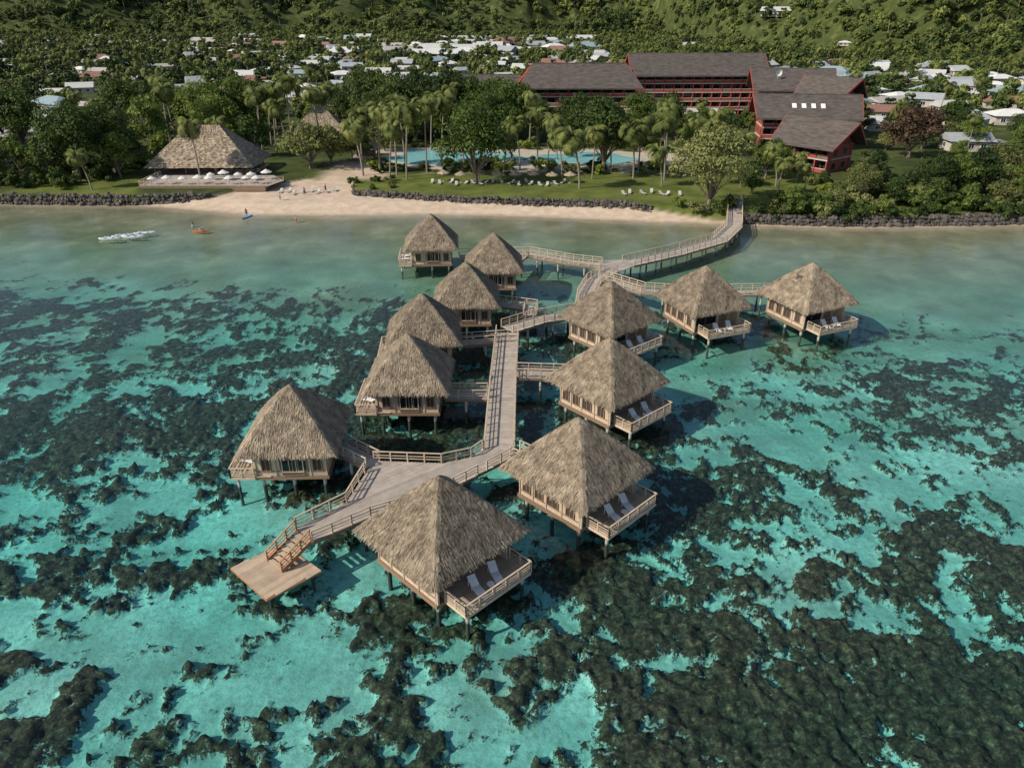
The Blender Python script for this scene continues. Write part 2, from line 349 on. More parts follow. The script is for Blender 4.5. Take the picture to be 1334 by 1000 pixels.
# ------------------------------------------------------------------ overwater bungalow
EZ,AZ,HS=4.1,8.75,4.4
def roof_mesh():
    b=MB(); n=22; nd=26
    for s in range(4):
        ang=s*math.pi/2; ca,sa=math.cos(ang),math.sin(ang); vs=[];fs=[]
        for j in range(nd+1):
            t=j/nd; hw=HS*t; z=AZ-(AZ-EZ)*t+.18*math.sin(math.pi*t)
            for i in range(n+1):
                u=(i/n*2-1); x=u*hw; y=-hw
                edge=max(0,1-(1-abs(u))*6); 
                dz=-.10*edge*min(1,t*3)+ (0.07*math.sin(x*5.1+s*2)+.05*math.sin(x*11+z*7+s))*t*(1-edge)*.7
                vs.append((x*ca-y*sa,x*sa+y*ca,z+dz))
        for j in range(nd):
            for i in range(n):
                p=j*(n+1)+i; fs.append((p,p+n+1,p+n+2,p+1))
        b.add(vs,fs,'thatch')
        vs=[];fs=[]
        for i in range(n*3+1):
            u=i/(n*3)*2-1; x=u*HS; dz=random.uniform(-.12,.05)
            for (yy,zz,sx) in ((-HS,EZ,1),(-HS+.06,EZ-.34+dz,1),(-HS+.55,EZ-.22,1-.5/HS)):
                xx=x*sx; vs.append((xx*ca-yy*sa,xx*sa+yy*ca,zz))
        for i in range(n*3):
            p=i*3; fs+= [(p,p+1,p+4,p+3),(p+1,p+2,p+5,p+4)]
        b.add(vs,fs,'thatch')
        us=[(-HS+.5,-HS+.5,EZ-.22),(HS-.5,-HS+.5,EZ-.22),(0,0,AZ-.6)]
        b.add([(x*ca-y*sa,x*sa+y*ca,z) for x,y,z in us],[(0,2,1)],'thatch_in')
    sl=Vector((0,-HS,-(AZ-EZ))).normalized(); nrm=Vector((0,-(AZ-EZ),HS)).normalized()
    for s in range(4):
        Rm=Matrix.Rotation(s*math.pi/2,3,'Z')
        for k in range(4800):
            t=math.sqrt(random.random()); 
            if t<.03: continue
            u=random.uniform(-1,1); L=random.uniform(.25,.6); w=random.uniform(.014,.045)
            p=Vector((u*HS*t,-HS*t,AZ-(AZ-EZ)*t+.18*math.sin(math.pi*t)))+nrm*random.uniform(.0,.07)
            d=(sl+Vector((random.uniform(-.18,.18),0,0))).normalized()
            e=p+d*L+nrm*random.uniform(-.02,.10)
            sd=Vector((w,0,0)); b.add([Rm@(p-sd),Rm@(e-sd*.6),Rm@(e+sd*.6),Rm@(p+sd)],[(0,1,2,3)],'thatch')
        for k in range(600):
            u=random.uniform(-1,1); w=random.uniform(.02,.045); p=Vector((u*HS,-HS+random.uniform(-.04,.15),EZ+.02)); e=p+Vector((random.uniform(-.1,.1),random.uniform(-.08,.05),-random.uniform(.25,.48)))
            sd=Vector((w,0,0)); b.add([Rm@(p-sd),Rm@(e-sd*.5),Rm@(e+sd*.5),Rm@(p+sd)],[(0,1,2,3)],'thatch')
        for k in range(420):
            t=random.uniform(.01,1); c0=Vector((HS*t,-HS*t,AZ-(AZ-EZ)*t+.18*math.sin(math.pi*t)-.02)); d=Vector((HS,-HS,-(AZ-EZ))).normalized()
            sdv=Vector((1,1,0)).normalized()*random.uniform(-.25,.25); p=c0+sdv+Vector((0,0,-abs(sdv.length)*.55+.05)); e=p+d*random.uniform(.3,.6)+sdv*.3
            sd=Vector((.03,.03,0)); b.add([Rm@(p-sd),Rm@(e-sd),Rm@(e+sd),Rm@(p+sd)],[(0,1,2,3)],'thatch')
    return b.mesh('thatched_roof')
def window(b,c,w,h,face,kf='pale',nm=2,glass='glass'):
    n=Vector((*face,0)); t=Vector((-n.y,n.x,0)); c=Vector(c); rz=math.atan2(t.y,t.x)
    b.box(c+n*.02,(w,.05,h),glass,rz)
    for s in (-1,1):
        b.box(c+t*s*(w/2+.04)+n*.05,(.1,.12,h+.2),kf,rz); b.box(c+n*.051+Vector((0,0,s*(h/2+.05))),(w-.02,.12,.1),kf,rz)
    for i in range(1,nm): b.box(c+t*(w*(i/nm-.5))+n*.045,(.06,.06,h-.02),kf,rz)
def body_mesh():
    b=MB(); z0,z1=1.3,4.2; hw=3.35
    b.box((0,.65,(z0+z1)/2),(2*hw,5.4,z1-z0),'wall')
    b.box((-hw+.08,-2.7,(z0+z1)/2),(.16,1.3,z1-z0),'wall'); b.box((hw-.08,-2.7,(z0+z1)/2),(.16,1.3,z1-z0),'wall')
    for x in (-hw,hw): b.box((x*.985,-3.42,(z0+z1)/2),(.16,.16,z1-z0),'pale')
    b.box((0,0,z0-.17),(2*hw+.3,2*hw+.3,.32),'frame')
    for x in (-2.2,-.75): b.beam((x,-2.1,z0),(x,-2.1,3.9),.1,.08,'frame')
    b.box((-.9,-2.09,2.5),(3.6,.06,2.1),'glass'); b.box((2.0,-2.09,2.5),(1.1,.06,2.0),'frame')
    b.box((0,-3.42,3.95),(2*hw-.3,.12,.2),'frame')
    for sx in (-1,1):
        for y in (-2.3,-.4,1.1,2.5):
            window(b,(sx*hw,y,2.45),.75 if y!=-.4 else 1.1,1.1,(sx,0),'frame',2,'dark')
        for y in (-3.3,-1.4,.3,1.8,3.3): b.box((sx*(hw+.03),y,(z0+z1)/2),(.1,.1,z1-z0),'pale')
        b.box((sx*(hw+.026),0,1.78),(.08,6.6,.07),'frame')
    window(b,(1.3,3.35,2.6),1.6,1.4,(0,1),'pale'); b.box((-1.4,3.38,2.5),(1,.08,2.0),'frame')
    return b.mesh('cabin')
def frontwin_mesh():
    b=MB(); window(b,(3.35+.06,.2,2.55),1.9,1.5,(1,0),'pale',3); window(b,(3.35+.09,.2,1.58),1.9,.16,(1,0),'frame',1,'dark'); return b.mesh('front_window')
def lounger(b,x,y,z,rz,k='white'):
    co,si=math.cos(rz),math.sin(rz); P=lambda a,c,e:(x+a*co-c*si,y+a*si+c*co,z+e)
    def slab(y0,z0,y1,z1,w=.62,t=.06):
        b.hexa([P(-w/2,y0,z0),P(w/2,y0,z0),P(w/2,y1,z1),P(-w/2,y1,z1)],[P(-w/2,y0,z0+t),P(w/2,y0,z0+t),P(w/2,y1,z1+t),P(-w/2,y1,z1+t)],k)
    slab(-.95,.28,-.3,.34); slab(-.3,.34,.25,.30); slab(.25,.30,.95,.78)
    for a in (-.26,.26):
        for c in (-.8,.3): b.beam(P(a,c,0),P(a,c,.30),.05,.05,k)
        b.beam(P(a,.85,.0),P(a,.8,.68),.05,.05,k)
def deck_mesh():
    b=MB(); z=1.35; x0,x1,y0,y1=-2.7,3.6,-5.7,-2.0
    planks(b,[(x0,y0),(x1,y0),(x1,y1),(x0,y1)],z+.02,0,'deckwarm',.18)
    for p,q_ in (((x0,y0),(x1,y0)),((x1,y0),(x1,-3.4)),((x0,y0),(x0,-3.4))): b.beam((*p,z-.12),(*q_,z-.12),.1,.24,'pale')
    rail(b,[(x0,-3.5),(x0,y0),(x1,y0),(x1,-3.5)],z,h=.95,mids=(.2,.42,.64),post=1.25)
    lounger(b,-.6,-4.5,z+.03,R(-14)); lounger(b,1.3,-4.4,z+.03,R(-22))
    b.cyl((.35,-4.9,z),(.35,-4.9,z+.42),.05,.05,'white'); b.cyl((.35,-4.9,z+.42),(.35,-4.9,z+.46),.28,.28,'white',14)
    return b.mesh('sun_deck')
def stilts_mesh():
    b=MB()
    for x in (-2.9,0,2.9):
        for y in (-2.9,0,2.9): b.cyl((x,y,-2.4),(x,y,1.0),.17,.17,'pile',10)
    for x in (-2.2,3.2): b.cyl((x,-5.2,-2.4),(x,-5.2,1.2),.14,.14,'pile',10)
    for y in (-2.9,0,2.9): b.beam((-3.3,y,.9),(3.3,y,.9),.2,.22,'frame')
    b.beam((-2.2,-5.3,1.1),(-2.2,-2.9,1.1),.12,.16,'frame');b.beam((3.2,-5.3,1.1),(3.2,-2.9,1.1),.12,.16,'frame')
    return b.mesh('stilts')
ROOF,BODY,DECK,STILT,FW=roof_mesh(),body_mesh(),deck_mesh(),stilts_mesh(),frontwin_mesh()
def bungalow(x,y,rz,scale=1):
    e=bpy.data.objects.new('overwater_bungalow',None); e.location=(x,y,0); e.rotation_euler=(0,0,R(rz)); e.scale=(scale,scale,1); sc.collection.objects.link(e)
    k=random.choice([0,1,2,3])*math.pi/2
    for n_,me in (('thatched_roof',ROOF),('cabin',BODY),('sun_deck',DECK),('stilts',STILT),('front_window',FW)):
        ob(n_,me,parent=e,rz=k if me is ROOF else 0)
    return e
for x,y,r in [(-13.1,116.2,-86),(-2.7,105,-88),(-6,91.3,-88),(-10.4,79.6,-86),(-10.6,67.9,-90),(-19.5,56.6,-88)]: bungalow(x,y,r,.93)
for x,y,r in [(-5.2,42.6,45),(5.4,50.9,45),(9.8,66.9,42),(12,83.9,40),(24.9,89.8,22),(39,91,24)]: e=bungalow(x,y,r)
b=MB(); b.add([(-2.62,-.6,6.25),(-2.62,.6,6.25),(-1.75,.6,7.2),(-1.75,-.6,7.2)],[(0,3,2,1)],'glass'); b.beam((-2.62,-.6,6.22),(-2.62,.6,6.22),.06,.06,'frame'); ob('solar_panel',b.mesh('solar_panel'),parent=e)
# ------------------------------------------------------------------ vegetation
def tree_mesh(name,h,cw,nclump,nleaf,ls,kl,seed,trunk=True,flat=.62,base=.2,kb='bark'):
    r=np.random.default_rng(seed); b=MB()
    cz=h*(base+(1-base)/2); rx=cw/2; rz_=h*(1-base)/2
    C=[];Rr=[]
    while len(C)<nclump:
        p=r.normal(size=3); p/=np.linalg.norm(p); 
        if p[2]<-.8: continue
        rad=r.uniform(.4,.82); cr=rx*r.uniform(.24,.40)
        c=np.array([p[0]*rx*rad,p[1]*rx*rad,cz+p[2]*rz_*rad*.95])*1.0
        c[:2]*=1+.22*math.sin(3*math.atan2(p[1],p[0])+seed)
        C.append(c);Rr.append(cr)
    if trunk:
        tr=h*.026+.06; fork=h*max(base,.15)*.9
        b.tube([(0,0,-.3),(.1*tr,0,fork*.5),(.3*tr,.2,fork)],[tr*1.3,tr,tr*.85],kb)
        for i in range(0,nclump,3):
            c=C[i]; mid=((c[0]*.45),(c[1]*.45),fork+(c[2]-fork)*.55)
            b.tube([(.3*tr,.2,fork-.2),mid,tuple(c)],[tr*.55,tr*.3,tr*.1],kb,5)
    nb=len(b.v); V=[]
    for c,cr in zip(C,Rr):
        d=r.normal(size=(nleaf,3)); d/=np.linalg.norm(d,axis=1)[:,None]
        d[:,2]=np.where(d[:,2]<-.3,-d[:,2],d[:,2])
        lump=1+.25*np.sin(d[:,0]*5+c[0])*np.cos(d[:,1]*4+c[1])
        p=c+d*(cr*lump*r.uniform(.7,1.08,nleaf))[:,None]*np.array([1,1,flat+.15])
        nn=d+r.normal(size=(nleaf,3))*.45; nn/=np.linalg.norm(nn,axis=1)[:,None]
        t=np.cross(nn,r.normal(size=(nleaf,3))); t/=np.linalg.norm(t,axis=1)[:,None]; s=np.cross(nn,t)
        L=(ls*r.uniform(.6,1.3,nleaf))[:,None]
        V.append(np.stack([p-t*L,p-s*L*.5,p+t*L,p+s*L*.5],1).reshape(-1,3))
    V=np.concatenate(V); allv=np.concatenate([np.array(b.v).reshape(-1,3),V]) if nb else V
    me=bpy.data.meshes.new(name)
    fl=[tuple(f) for f in b.f]+[tuple(x) for x in (np.arange(len(V)).reshape(-1,4)+nb).tolist()]
    me.from_pydata(allv.tolist(),[],fl)
    me.materials.append(M[kb]);me.materials.append(M[kl])
    me.polygons.foreach_set('material_index',[0]*len(b.f)+[1]*(len(V)//4)); me.update(); return me
def palm_mesh(name,h,seed,lean=.12):
    r=random.Random(seed); b=MB(); dx=h*lean*r.uniform(.5,1.3)
    pts=[(dx*(i/8)**1.7,0,h*i/8-.3*(i==0)) for i in range(9)]
    b.tube(pts,[.24-.012*i for i in range(9)],'palmbark',8)
    top=Vector(pts[-1])
    for f in range(30):
        az=f*2.399+r.uniform(-.2,.2); el=R(r.uniform(-40,75)); L=r.uniform(4.2,5.6); d=Vector((math.cos(az),math.sin(az),0)); p=top.copy(); a=el
        side=Vector((-d.y,d.x,0)); n=11
        for i in range(n):
            st=L/n; q_=p+(d*math.cos(a)+Vector((0,0,1))*math.sin(a))*st
            b.add([p-side*.03,q_-side*.03,q_+side*.03,p+side*.03],[(0,1,2,3)],'frond')
            ll=1.15*math.sin(math.pi*min(1,(i+1.2)/(n+.8)))**.6
            for s in (-1,1):
                for m_ in (0,.5):
                    o_=p.lerp(q_,m_); tip=o_+(side*s*.8+d*.45*math.cos(a)+Vector((0,0,-.45+r.uniform(-.15,.15))))*ll
                    w=(q_-p)*.24; b.add([o_-w,o_+w,tip+w*.4,tip-w*.4],[(0,1,2,3)],'frond')
            p=q_; a-=R(9+i*1.6)
    for k in range(6):
        a=k; b.cyl(top+Vector((math.cos(a)*.25,math.sin(a)*.25,-.35)),top+Vector((math.cos(a)*.25,math.sin(a)*.25,-.1)),.12,.1,'bark',6)
    return b.mesh(name)
TR={}
for k,a in {'big':(18,18,50,150,.38,'leaf',1,.16),'big2':(18,17,46,150,.38,'leafdark',2,.16),'olive':(17,17,50,130,.34,'leafolive',3,.14),'mid':(12,11,28,120,.38,'leaf',4,.1),'mid2':(13,12,28,120,.38,'leafdark',5,.1),
  'low':(10,14,32,120,.38,'leafolive',6,.1),'rust':(14,14,36,130,.4,'leafred',7,.1),'yel':(9,8,22,110,.36,'leafyellow',8,.08),'mid3':(14,10,28,120,.38,'leaf',9,.1)}.items():
    TR[k]=tree_mesh('tree_'+k,*a[:6],seed=a[6],base=a[7])
for i,kl in enumerate(['leaf','leafdark','leafyellow','leafolive']):
    TR['bush%d'%i]=tree_mesh('bush%d'%i,2.6,3.6,10,90,.22,kl,20+i,trunk=False,base=-.1)
PALM=[palm_mesh('palm%d'%i,h,i,l) for i,(h,l) in enumerate([(13,.1),(15,.14),(10,.18),(16,.06)])]
def tz(x,y): return float(terrain(np.array([float(x)]),np.array([float(y)]))[0])
def tree(k,x,y,s=1,name='broadleaf_tree'): ob(name,TR[k],(x,y,tz(x,y)-.05),random.uniform(0,6.28),scale=s)
def palm(i,x,y,s=1): ob('palm_tree',PALM[i],(x,y,tz(x,y)-.05),random.uniform(0,6.28),scale=s)
for k,x,y,s in [('big',-8.3,171,1),('big2',22.4,184,1.05),('olive',39.6,147.5,1.0),('low',-51,189,1.1),('low',-47,194,.9),('mid3',-97.6,205,1.2),('rust',107,203,1.05),('big2',88,156,.55),('mid2',80,165,.7),('mid',94,158,.75),('mid2',101,160,.8),('olive',72,152,.5),('low',64,146,.45),
  ('mid',-2,226,.9),('mid2',8,228,1),('big2',46,232,.8),('mid',36,214,.7),('mid3',-14,222,.9),('mid2',30,226,.9),('mid',56,206,.8),('mid2',62,214,.8),('mid',52,168,.55),('mid3',60,176,.7),('big2',-36,236,1.1),('big2',-22,240,1.1),('big2',-45,250,1.1),('big2',-10,246,1.0),('big2',-30,262,1.0),
  ('mid2',52,160,.5),('olive',56,188,.6),('mid',48,204,.75),('mid2',-40,198,.7),('big2',18,232,.8),('mid2',2,238,1.0),('big',40,240,.75),('mid',64,232,.8),('low',-36,214,.8),('mid2',50,196,.6),
  ('mid2',86,148.5,.5),('low',100,150,.5),('mid',112,151,.55),('mid2',122,152,.6),('low',132,154,.6),('mid',57,147.5,.42),('mid2',78,149,.5),('mid2',-118,170,.8),('mid',-108,176,.8)]: tree(k,x,y,s)
for i,x,y,s in [(1,-24.8,175,1.05),(0,-32.6,184,1.1),(3,-21,184,1),(3,6.4,187,.85),(0,8.6,184,.9),(2,15.2,166,1.15),(0,35.9,175,1),(2,28.9,177,1.1),(0,31,183,.9),(0,-73,174,.95),(2,-94,165,.75),(3,-93.7,212,1.05),
   (3,-70,212,1),(1,-67,215,1.05),(0,-62,209,1),(1,-56,222,1),(3,-66,228,1.1),(0,12,200,.8),(1,-27,190,1.05),(2,-36,180,1.1),(0,44,186,.9),(2,52,178,.9),(1,40,196,.9),(2,-5,190,1),(3,-100,222,1.1),(0,2,186,.9),(1,-18,192,1.05),
   (0,-29,177,.9),(3,-12,186,.8),(2,12,178,.9),(0,25,189,.85),(1,47,178,.8),(2,34,168,.8),(0,-38,190,1.0),(3,50,190,.8),(2,0,193,.9),(0,38,188,.95),(1,-23,215,.95),(3,5,216,.9),(0,26,216,.9),(1,42,214,.85),(2,60,168,.8),(2,-2,180,.9),(0,19,176,.85),(2,46,168,.7),(1,-28,181,.95),(2,57,158,.7)]: palm(i,x,y,s)
def ok(x,y):
    if y<np.interp(x,WX,WY)+3: return False
    for x0,x1,y0,y1 in [(-40,64,150,224),(-92,-50,158,200),(-50,-28,150,200),(-2,114,258,310),(66,106,172,236),(-100,-88,158,172),(-112,-84,150,164)]:
        if x0<x<x1 and y0<y<y1: return False
    return True
placed=[]
def scatter(n,x0,x1,y0,y1,kinds,smin,smax,dmin,name='broadleaf_tree'):
    c=0;t=0
    while c<n and t<n*30:
        t+=1; x=random.uniform(x0,x1);y=random.uniform(y0,y1)
        if not ok(x,y) or any((x-a)**2+(y-b_)**2<dmin*dmin for a,b_ in placed): continue
        placed.append((x,y)); k=random.choice(kinds); s=random.uniform(smin,smax)
        if k=='palm': palm(random.randrange(4),x,y,s)
        else: tree(k,x,y,s,name)
        c+=1
scatter(66,-150,-46,172,262,['mid','mid3','mid2','big','big2','low','palm','palm','yel','mid'],.65,1.0,5.8)
scatter(26,-46,0,225,262,['mid','mid2','big','big2','palm','mid3'],.8,1.0,6)
scatter(22,0,70,222,256,['mid','mid2','mid3','palm','low'],.5,.75,5)
scatter(46,104,170,150,262,['mid','mid2','low','palm','yel','mid','mid3'],.5,.8,6.2)
scatter(8,66,108,236,258,['mid','mid2','mid3'],.5,.7,5)
scatter(8,56,66,152,220,['mid','palm','yel'],.45,.7,5)
scatter(70,-125,-50,160,200,['bush0','bush1','bush2','bush3'],.7,1.6,2.2,'garden_shrub')
scatter(90,52,140,143,185,['bush0','bush1','bush3','bush1'],.9,2.0,2.5,'garden_shrub')
for i in range(70):
    x=random.uniform(-36,62); y=random.choice([random.uniform(181,188),random.uniform(214,224),random.uniform(183,190)])
    ob('garden_shrub',TR['bush%d'%random.randrange(4)],(x,y,1.7),random.uniform(0,6),scale=random.uniform(.5,1.4))
for i in range(9):
    x=-34+random.uniform(0,4)+i*1.2; ob('garden_shrub',TR['bush%d'%random.choice([0,3])],(x-4,168+random.uniform(-3,8),1.6),random.uniform(0,6),scale=random.uniform(.4,.8))
for x,y,s in [(37,146,1.1),(41,146,1.0),(44,148,1.2),(34,149,1),(53,144,1.4),(58,144.5,1.6),(62,143,1.5),(74,144,1.3),(82,145,1.6),(90,146,1.5),(97,146,1.3)]:
    ob('garden_shrub',TR['bush%d'%random.choice([0,1,3])],(x,y,1.4),random.uniform(0,6),scale=s)
x=49.
while x<150:   # sea-grape scrub spilling over the eastern seawall
    if random.random()<.78: ob('sea_grape_shrub',TR['bush%d'%random.choice([0,1,1,3])],(x,float(np.interp(x,WX,WY))+random.uniform(.2,1.6),random.uniform(.9,1.5)),random.uniform(0,6),scale=random.uniform(.7,1.5))
    x+=random.uniform(1.4,3.6)
# ------------------------------------------------------------------ instanced forest (one object)
tcoll=bpy.data.collections.new('forest_tree_kinds')
for i,(h,w,nc,nl,ls,kl) in enumerate([(10,11,14,34,.95,'forest'),(12,12,16,34,.95,'forest'),(8,12,14,34,.95,'forest2'),(11,9,13,34,.85,'forest3'),(9,9,13,34,.8,'forest2')]):
    me=tree_mesh('forest_tree_%d'%i,h,w,nc,nl,ls,kl,40+i,trunk=False,base=.0); ob('forest_tree_%d'%i,me,coll=tcoll)
pc=palm_mesh('forest_palm',13,77,.1); ob('forest_tree_9',pc,coll=tcoll)
houses=[]
def hz(x0,x1,y0,y1,n,sp):
    c=0;t=0
    while c<n and t<n*20:
        t+=1;x=random.uniform(x0,x1);y=random.uniform(y0,y1)
        if any((x-a)**2+(y-b_)**2<sp*sp for a,b_,*_ in houses): continue
        houses.append((x,y)); c+=1
hz(122,290,185,470,66,16); hz(-80,80,400,980,80,22); hz(-520,-110,280,1000,130,24); hz(-190,-138,195,300,16,14); hz(60,280,330,540,34,22); hz(-160,-30,330,800,34,22)
hz(150,380,600,900,6,40)
HA=np.array(houses)
pts=[]
def fill(n,yr,half,smin,smax):
    y=np.sqrt(rng.uniform(yr[0]**2,yr[1]**2,n)); x=rng.uniform(-1,1,n)*(y*half+30)
    for a,c in zip(x,y):
        if not (c>262 or a<-150 or a>168): continue
        if c<np.interp(a,WX,WY)+6: continue
        if -2<a<116 and c<312: continue
        if ((HA[:,0]-a)**2+(HA[:,1]-c)**2).min()<8**2: continue
        near=(np.abs(HA[:,0]-a)<8)&(HA[:,1]-c>0)&(HA[:,1]-c<16+c*.02)
        if near.any() and random.random()<.75: continue
        pts.append((a,c,random.uniform(smin,smax)))
fill(17000,(165,1120),.86,.35,.95)
n=13000; y=np.sqrt(rng.uniform(440**2,2000**2,n)); x=rng.uniform(-1,1,n)*(y*.85)
hh_=hill(x,y)
for a,c,h_ in zip(x,y,hh_):
    if h_>3: pts.append((a,c,random.uniform(.6,1.6)*(1 if c<1200 else 1.35)))
PA=np.array(pts); PZ=terrain(PA[:,0],PA[:,1])-.6
fm=bpy.data.meshes.new('forest'); fm.vertices.add(len(PA)); fm.vertices.foreach_set('co',np.stack([PA[:,0],PA[:,1],PZ],-1).astype(np.float32).ravel())
at=fm.attributes.new('scl','FLOAT','POINT'); at.data.foreach_set('value',PA[:,2].astype(np.float32)); fm.update()
fo=ob('distant_forest',fm)
ng=bpy.data.node_groups.new('forest_gn','GeometryNodeTree')
ng.interface.new_socket('Geometry',in_out='INPUT',socket_type='NodeSocketGeometry'); ng.interface.new_socket('Geometry',in_out='OUTPUT',socket_type='NodeSocketGeometry')
gi=ng.nodes.new('NodeGroupInput');go=ng.nodes.new('NodeGroupOutput'); ip=ng.nodes.new('GeometryNodeInstanceOnPoints'); ci=ng.nodes.new('GeometryNodeCollectionInfo')
ci.inputs['Collection'].default_value=tcoll; ci.inputs['Separate Children'].default_value=True; ci.inputs['Reset Children'].default_value=True
na=ng.nodes.new('GeometryNodeInputNamedAttribute'); na.data_type='FLOAT'; na.inputs['Name'].default_value='scl'
rv=ng.nodes.new('FunctionNodeRandomValue'); rv.data_type='FLOAT_VECTOR'; rv.inputs[0].default_value=(0,0,0); rv.inputs[1].default_value=(0,0,6.28)
l=ng.links; l.new(gi.outputs[0],ip.inputs['Points']); l.new(ci.outputs[0],ip.inputs['Instance']); ip.inputs['Pick Instance'].default_value=True
ri=ng.nodes.new('FunctionNodeRandomValue'); ri.data_type='INT'; ri.inputs[4].default_value=0; ri.inputs[5].default_value=5; ri.inputs['Seed'].default_value=3
l.new(ri.outputs[2],ip.inputs['Instance Index']); l.new(rv.outputs[0],ip.inputs['Rotation']); l.new(na.outputs[0],ip.inputs['Scale']); l.new(ip.outputs[0],go.inputs[0])
md=fo.modifiers.new('GN','NODES'); md.node_group=ng
# ------------------------------------------------------------------ houses
RC=[(.56,.56,.53),(.74,.73,.69),(.38,.40,.41),(.28,.15,.11),(.46,.42,.36),(.28,.36,.38)]
for i,c in enumerate(RC): M['rf%d'%i]=matte('sheet_roof_%d'%i,tuple(v*.8 for v in c),c,1,.5)
HM=[]
for i in range(9):
    b=MB(); w=random.uniform(11,19); d=random.uniform(7.5,11); h=3; rh=random.uniform(1.6,2.6); k='rf%d'%[0,1,2,1,4,3,2,5,0][i]
    b.box((0,0,h/2),(w,d,h),'concrete')
    for s in (-1,1):
        for x in (-w*.3,0,w*.3): window(b,(x,s*d/2,1.6),1.5,1.2,(0,s),'white',2)
        window(b,(s*w/2,0,1.6),1.5,1.2,(s,0),'white',2)
    ow,od=w/2+.8,d/2+.8; rl=ow-(od*.9 if i%2 else 0)
    b.add([(-ow,-od,h),(ow,-od,h),(ow,od,h),(-ow,od,h),(-rl,0,h+rh),(rl,0,h+rh)],[(0,1,5,4),(2,3,4,5),(1,2,5),(3,0,4),(3,2,1,0)],k)
    if i%3==0: b.box((w*.5+2,-1,1.3),(4,5,2.6),'concrete'); b.box((w*.5+2.2,-1,2.7),(5,6,.15),k)
    HM.append(b.mesh('house_mesh'))
for x,y in houses: ob('suburban_house',random.choice(HM),(x,y,tz(x,y)-.1),random.uniform(-.7,.7),scale=random.uniform(.8,1.15)*(1+.5*(y>600 and random.random()<.3)))
# ------------------------------------------------------------------ hotel
def wing(name,cx,cy,rz,L,D,floors,fh,rh,bays,ridge_ext=3.,over=2.2,z0=1.6,wallk='redwood',parent=None,sky=0):
    b=MB(); H=floors*fh
    b.box((0,1.,H/2),(L-.6,D-2,H),'brown')
    for f in range(floors+1): b.box((0,0,f*fh+.0),(L,D,.28),'concrete' if f<floors else 'brown')
    for i in range(bays+1):
        x=-L/2+.15+(L-.3)*i/bays
        b.box((x,-D/2+.98,H/2),(.3,1.9,H-.01),wallk); b.box((x,D/2-.3,H/2),(.24,.7,H-.01),wallk)
    for f in range(floors):
        for i in range(bays):
            x=-L/2+(L)*(i+.5)/bays; bw=L/bays
            window(b,(x,-D/2+2.0,f*fh+1.4),bw*.62,2.0,(0,-1),'frame',2)
            b.box((x,-D/2+.1,f*fh+.62),(bw-.5,.08,.85),wallk if (i+f)%4 else 'brown'); b.box((x,-D/2+.08,f*fh+1.12),(bw-.4,.14,.14),'concrete')
    for s in (-1,1):
        for f in range(floors):
            for yy in (-D*.18,D*.22): window(b,(s*(L/2-.25),yy,f*fh+1.5),1.6,1.4,(s,0),'frame',2)
        b.box((s*(L/2-.29),1,H/2),(.08,D-2.2,H-.4),wallk)
    ow,od=L/2+over,D/2+over; rl=L/2+ridge_ext; z=H+.1; t=.45
    def sheet(s):
        a=[(-ow,s*od,z-.7),(ow,s*od,z-.7),(rl,0,z+rh),(-rl,0,z+rh)]
        if s>0: a=a[::-1]
        b.hexa(a,[(p[0],p[1],p[2]+t) for p in a],'shingle')
    sheet(-1);sheet(1)
    for i in range(sky):
        x=(i-(sky-1)/2)*2.6; q0=.42;q1=.6; f_=lambda u:(-od*(1-u),z-.7+(rh+.7)*u+t+.06)
        (ya,za),(yb,zb)=f_(q0),f_(q1); b.add([(x-.6,ya,za),(x+.6,ya,za),(x+.6,yb,zb),(x-.6,yb,zb)],[(0,1,2,3)],'white')
    for s in (-1,1):
        b.add([(s*(L/2-.5),-D/2,z),(s*(L/2-.5),D/2,z),(s*(L/2-.5),0,z+rh*.93)],[(0,1,2)],wallk)
        for yy in (-D*.22,0,D*.22): b.box((s*(L/2-.42),yy,z+rh*.3),(.12,.25,rh*.55),'brown')
        for q_ in (-1,1): b.beam((s*(ow+.05),q_*od,z-.6),(s*(rl+.05),0,z+rh+.2),.15,.5,wallk)
    b.box((0,0,z+rh+t-.1),(2*rl-.5,.6,.35),'shingle')
    o_=ob(name,b.mesh(name),(cx,cy,z0),R(rz)); 
    if parent: o_.parent=parent
he=bpy.data.objects.new('resort_hotel',None); sc.collection.objects.link(he)
wing('west_wing',23,272,0,38,13,4,3.1,6.5,10,parent=he,ridge_ext=-3)
wing('main_wing',67,290,2,46,14,5,3.0,6.2,13,parent=he,ridge_ext=2)
wing('east_wing',95,268,-8,22,13,4,3.0,5.6,6,parent=he)
wing('lower_wing',84,222,-8,24,12,3,3.0,5,7,parent=he,sky=4)
wing('link_wing',99,243,-55,12,10,4,3.0,5,4,parent=he,ridge_ext=4)
wing('red_gable_wing',77,191,-52,13,11,2,3.2,5,4,parent=he,ridge_ext=3.5)
wing('back_wing',-8,290,0,16,12,3,3.0,5,5,parent=he)
b=MB(); b.box((55,262,4.2),(34,9,5),'brown'); b.box((55,261.5,6.9),(38,12,.5),'concrete')
for i in range(9): b.cyl((38+i*4.2,256.3,1.5),(38+i*4.2,256.3,6.6),.28,.28,'concrete')
o_=ob('lobby_pavilion',b.mesh('lobby_pavilion')); o_.parent=he
b=MB(); n=16; b.add([(0,0,0)]+[(1.1*math.cos(2*math.pi*i/n),-.5,1.1*math.sin(2*math.pi*i/n)) for i in range(n)],[(0,i+1,(i+1)%n+1) for i in range(n)],'white'); b.cyl((0,.1,-1.9),(0,0,0),.08,.08,'pile'); b.cyl((0,0,0),(0,-1,0),.03,.03,'pile')
ob('satellite_dish',b.mesh('satellite_dish'),(89,264,18.6),.2)
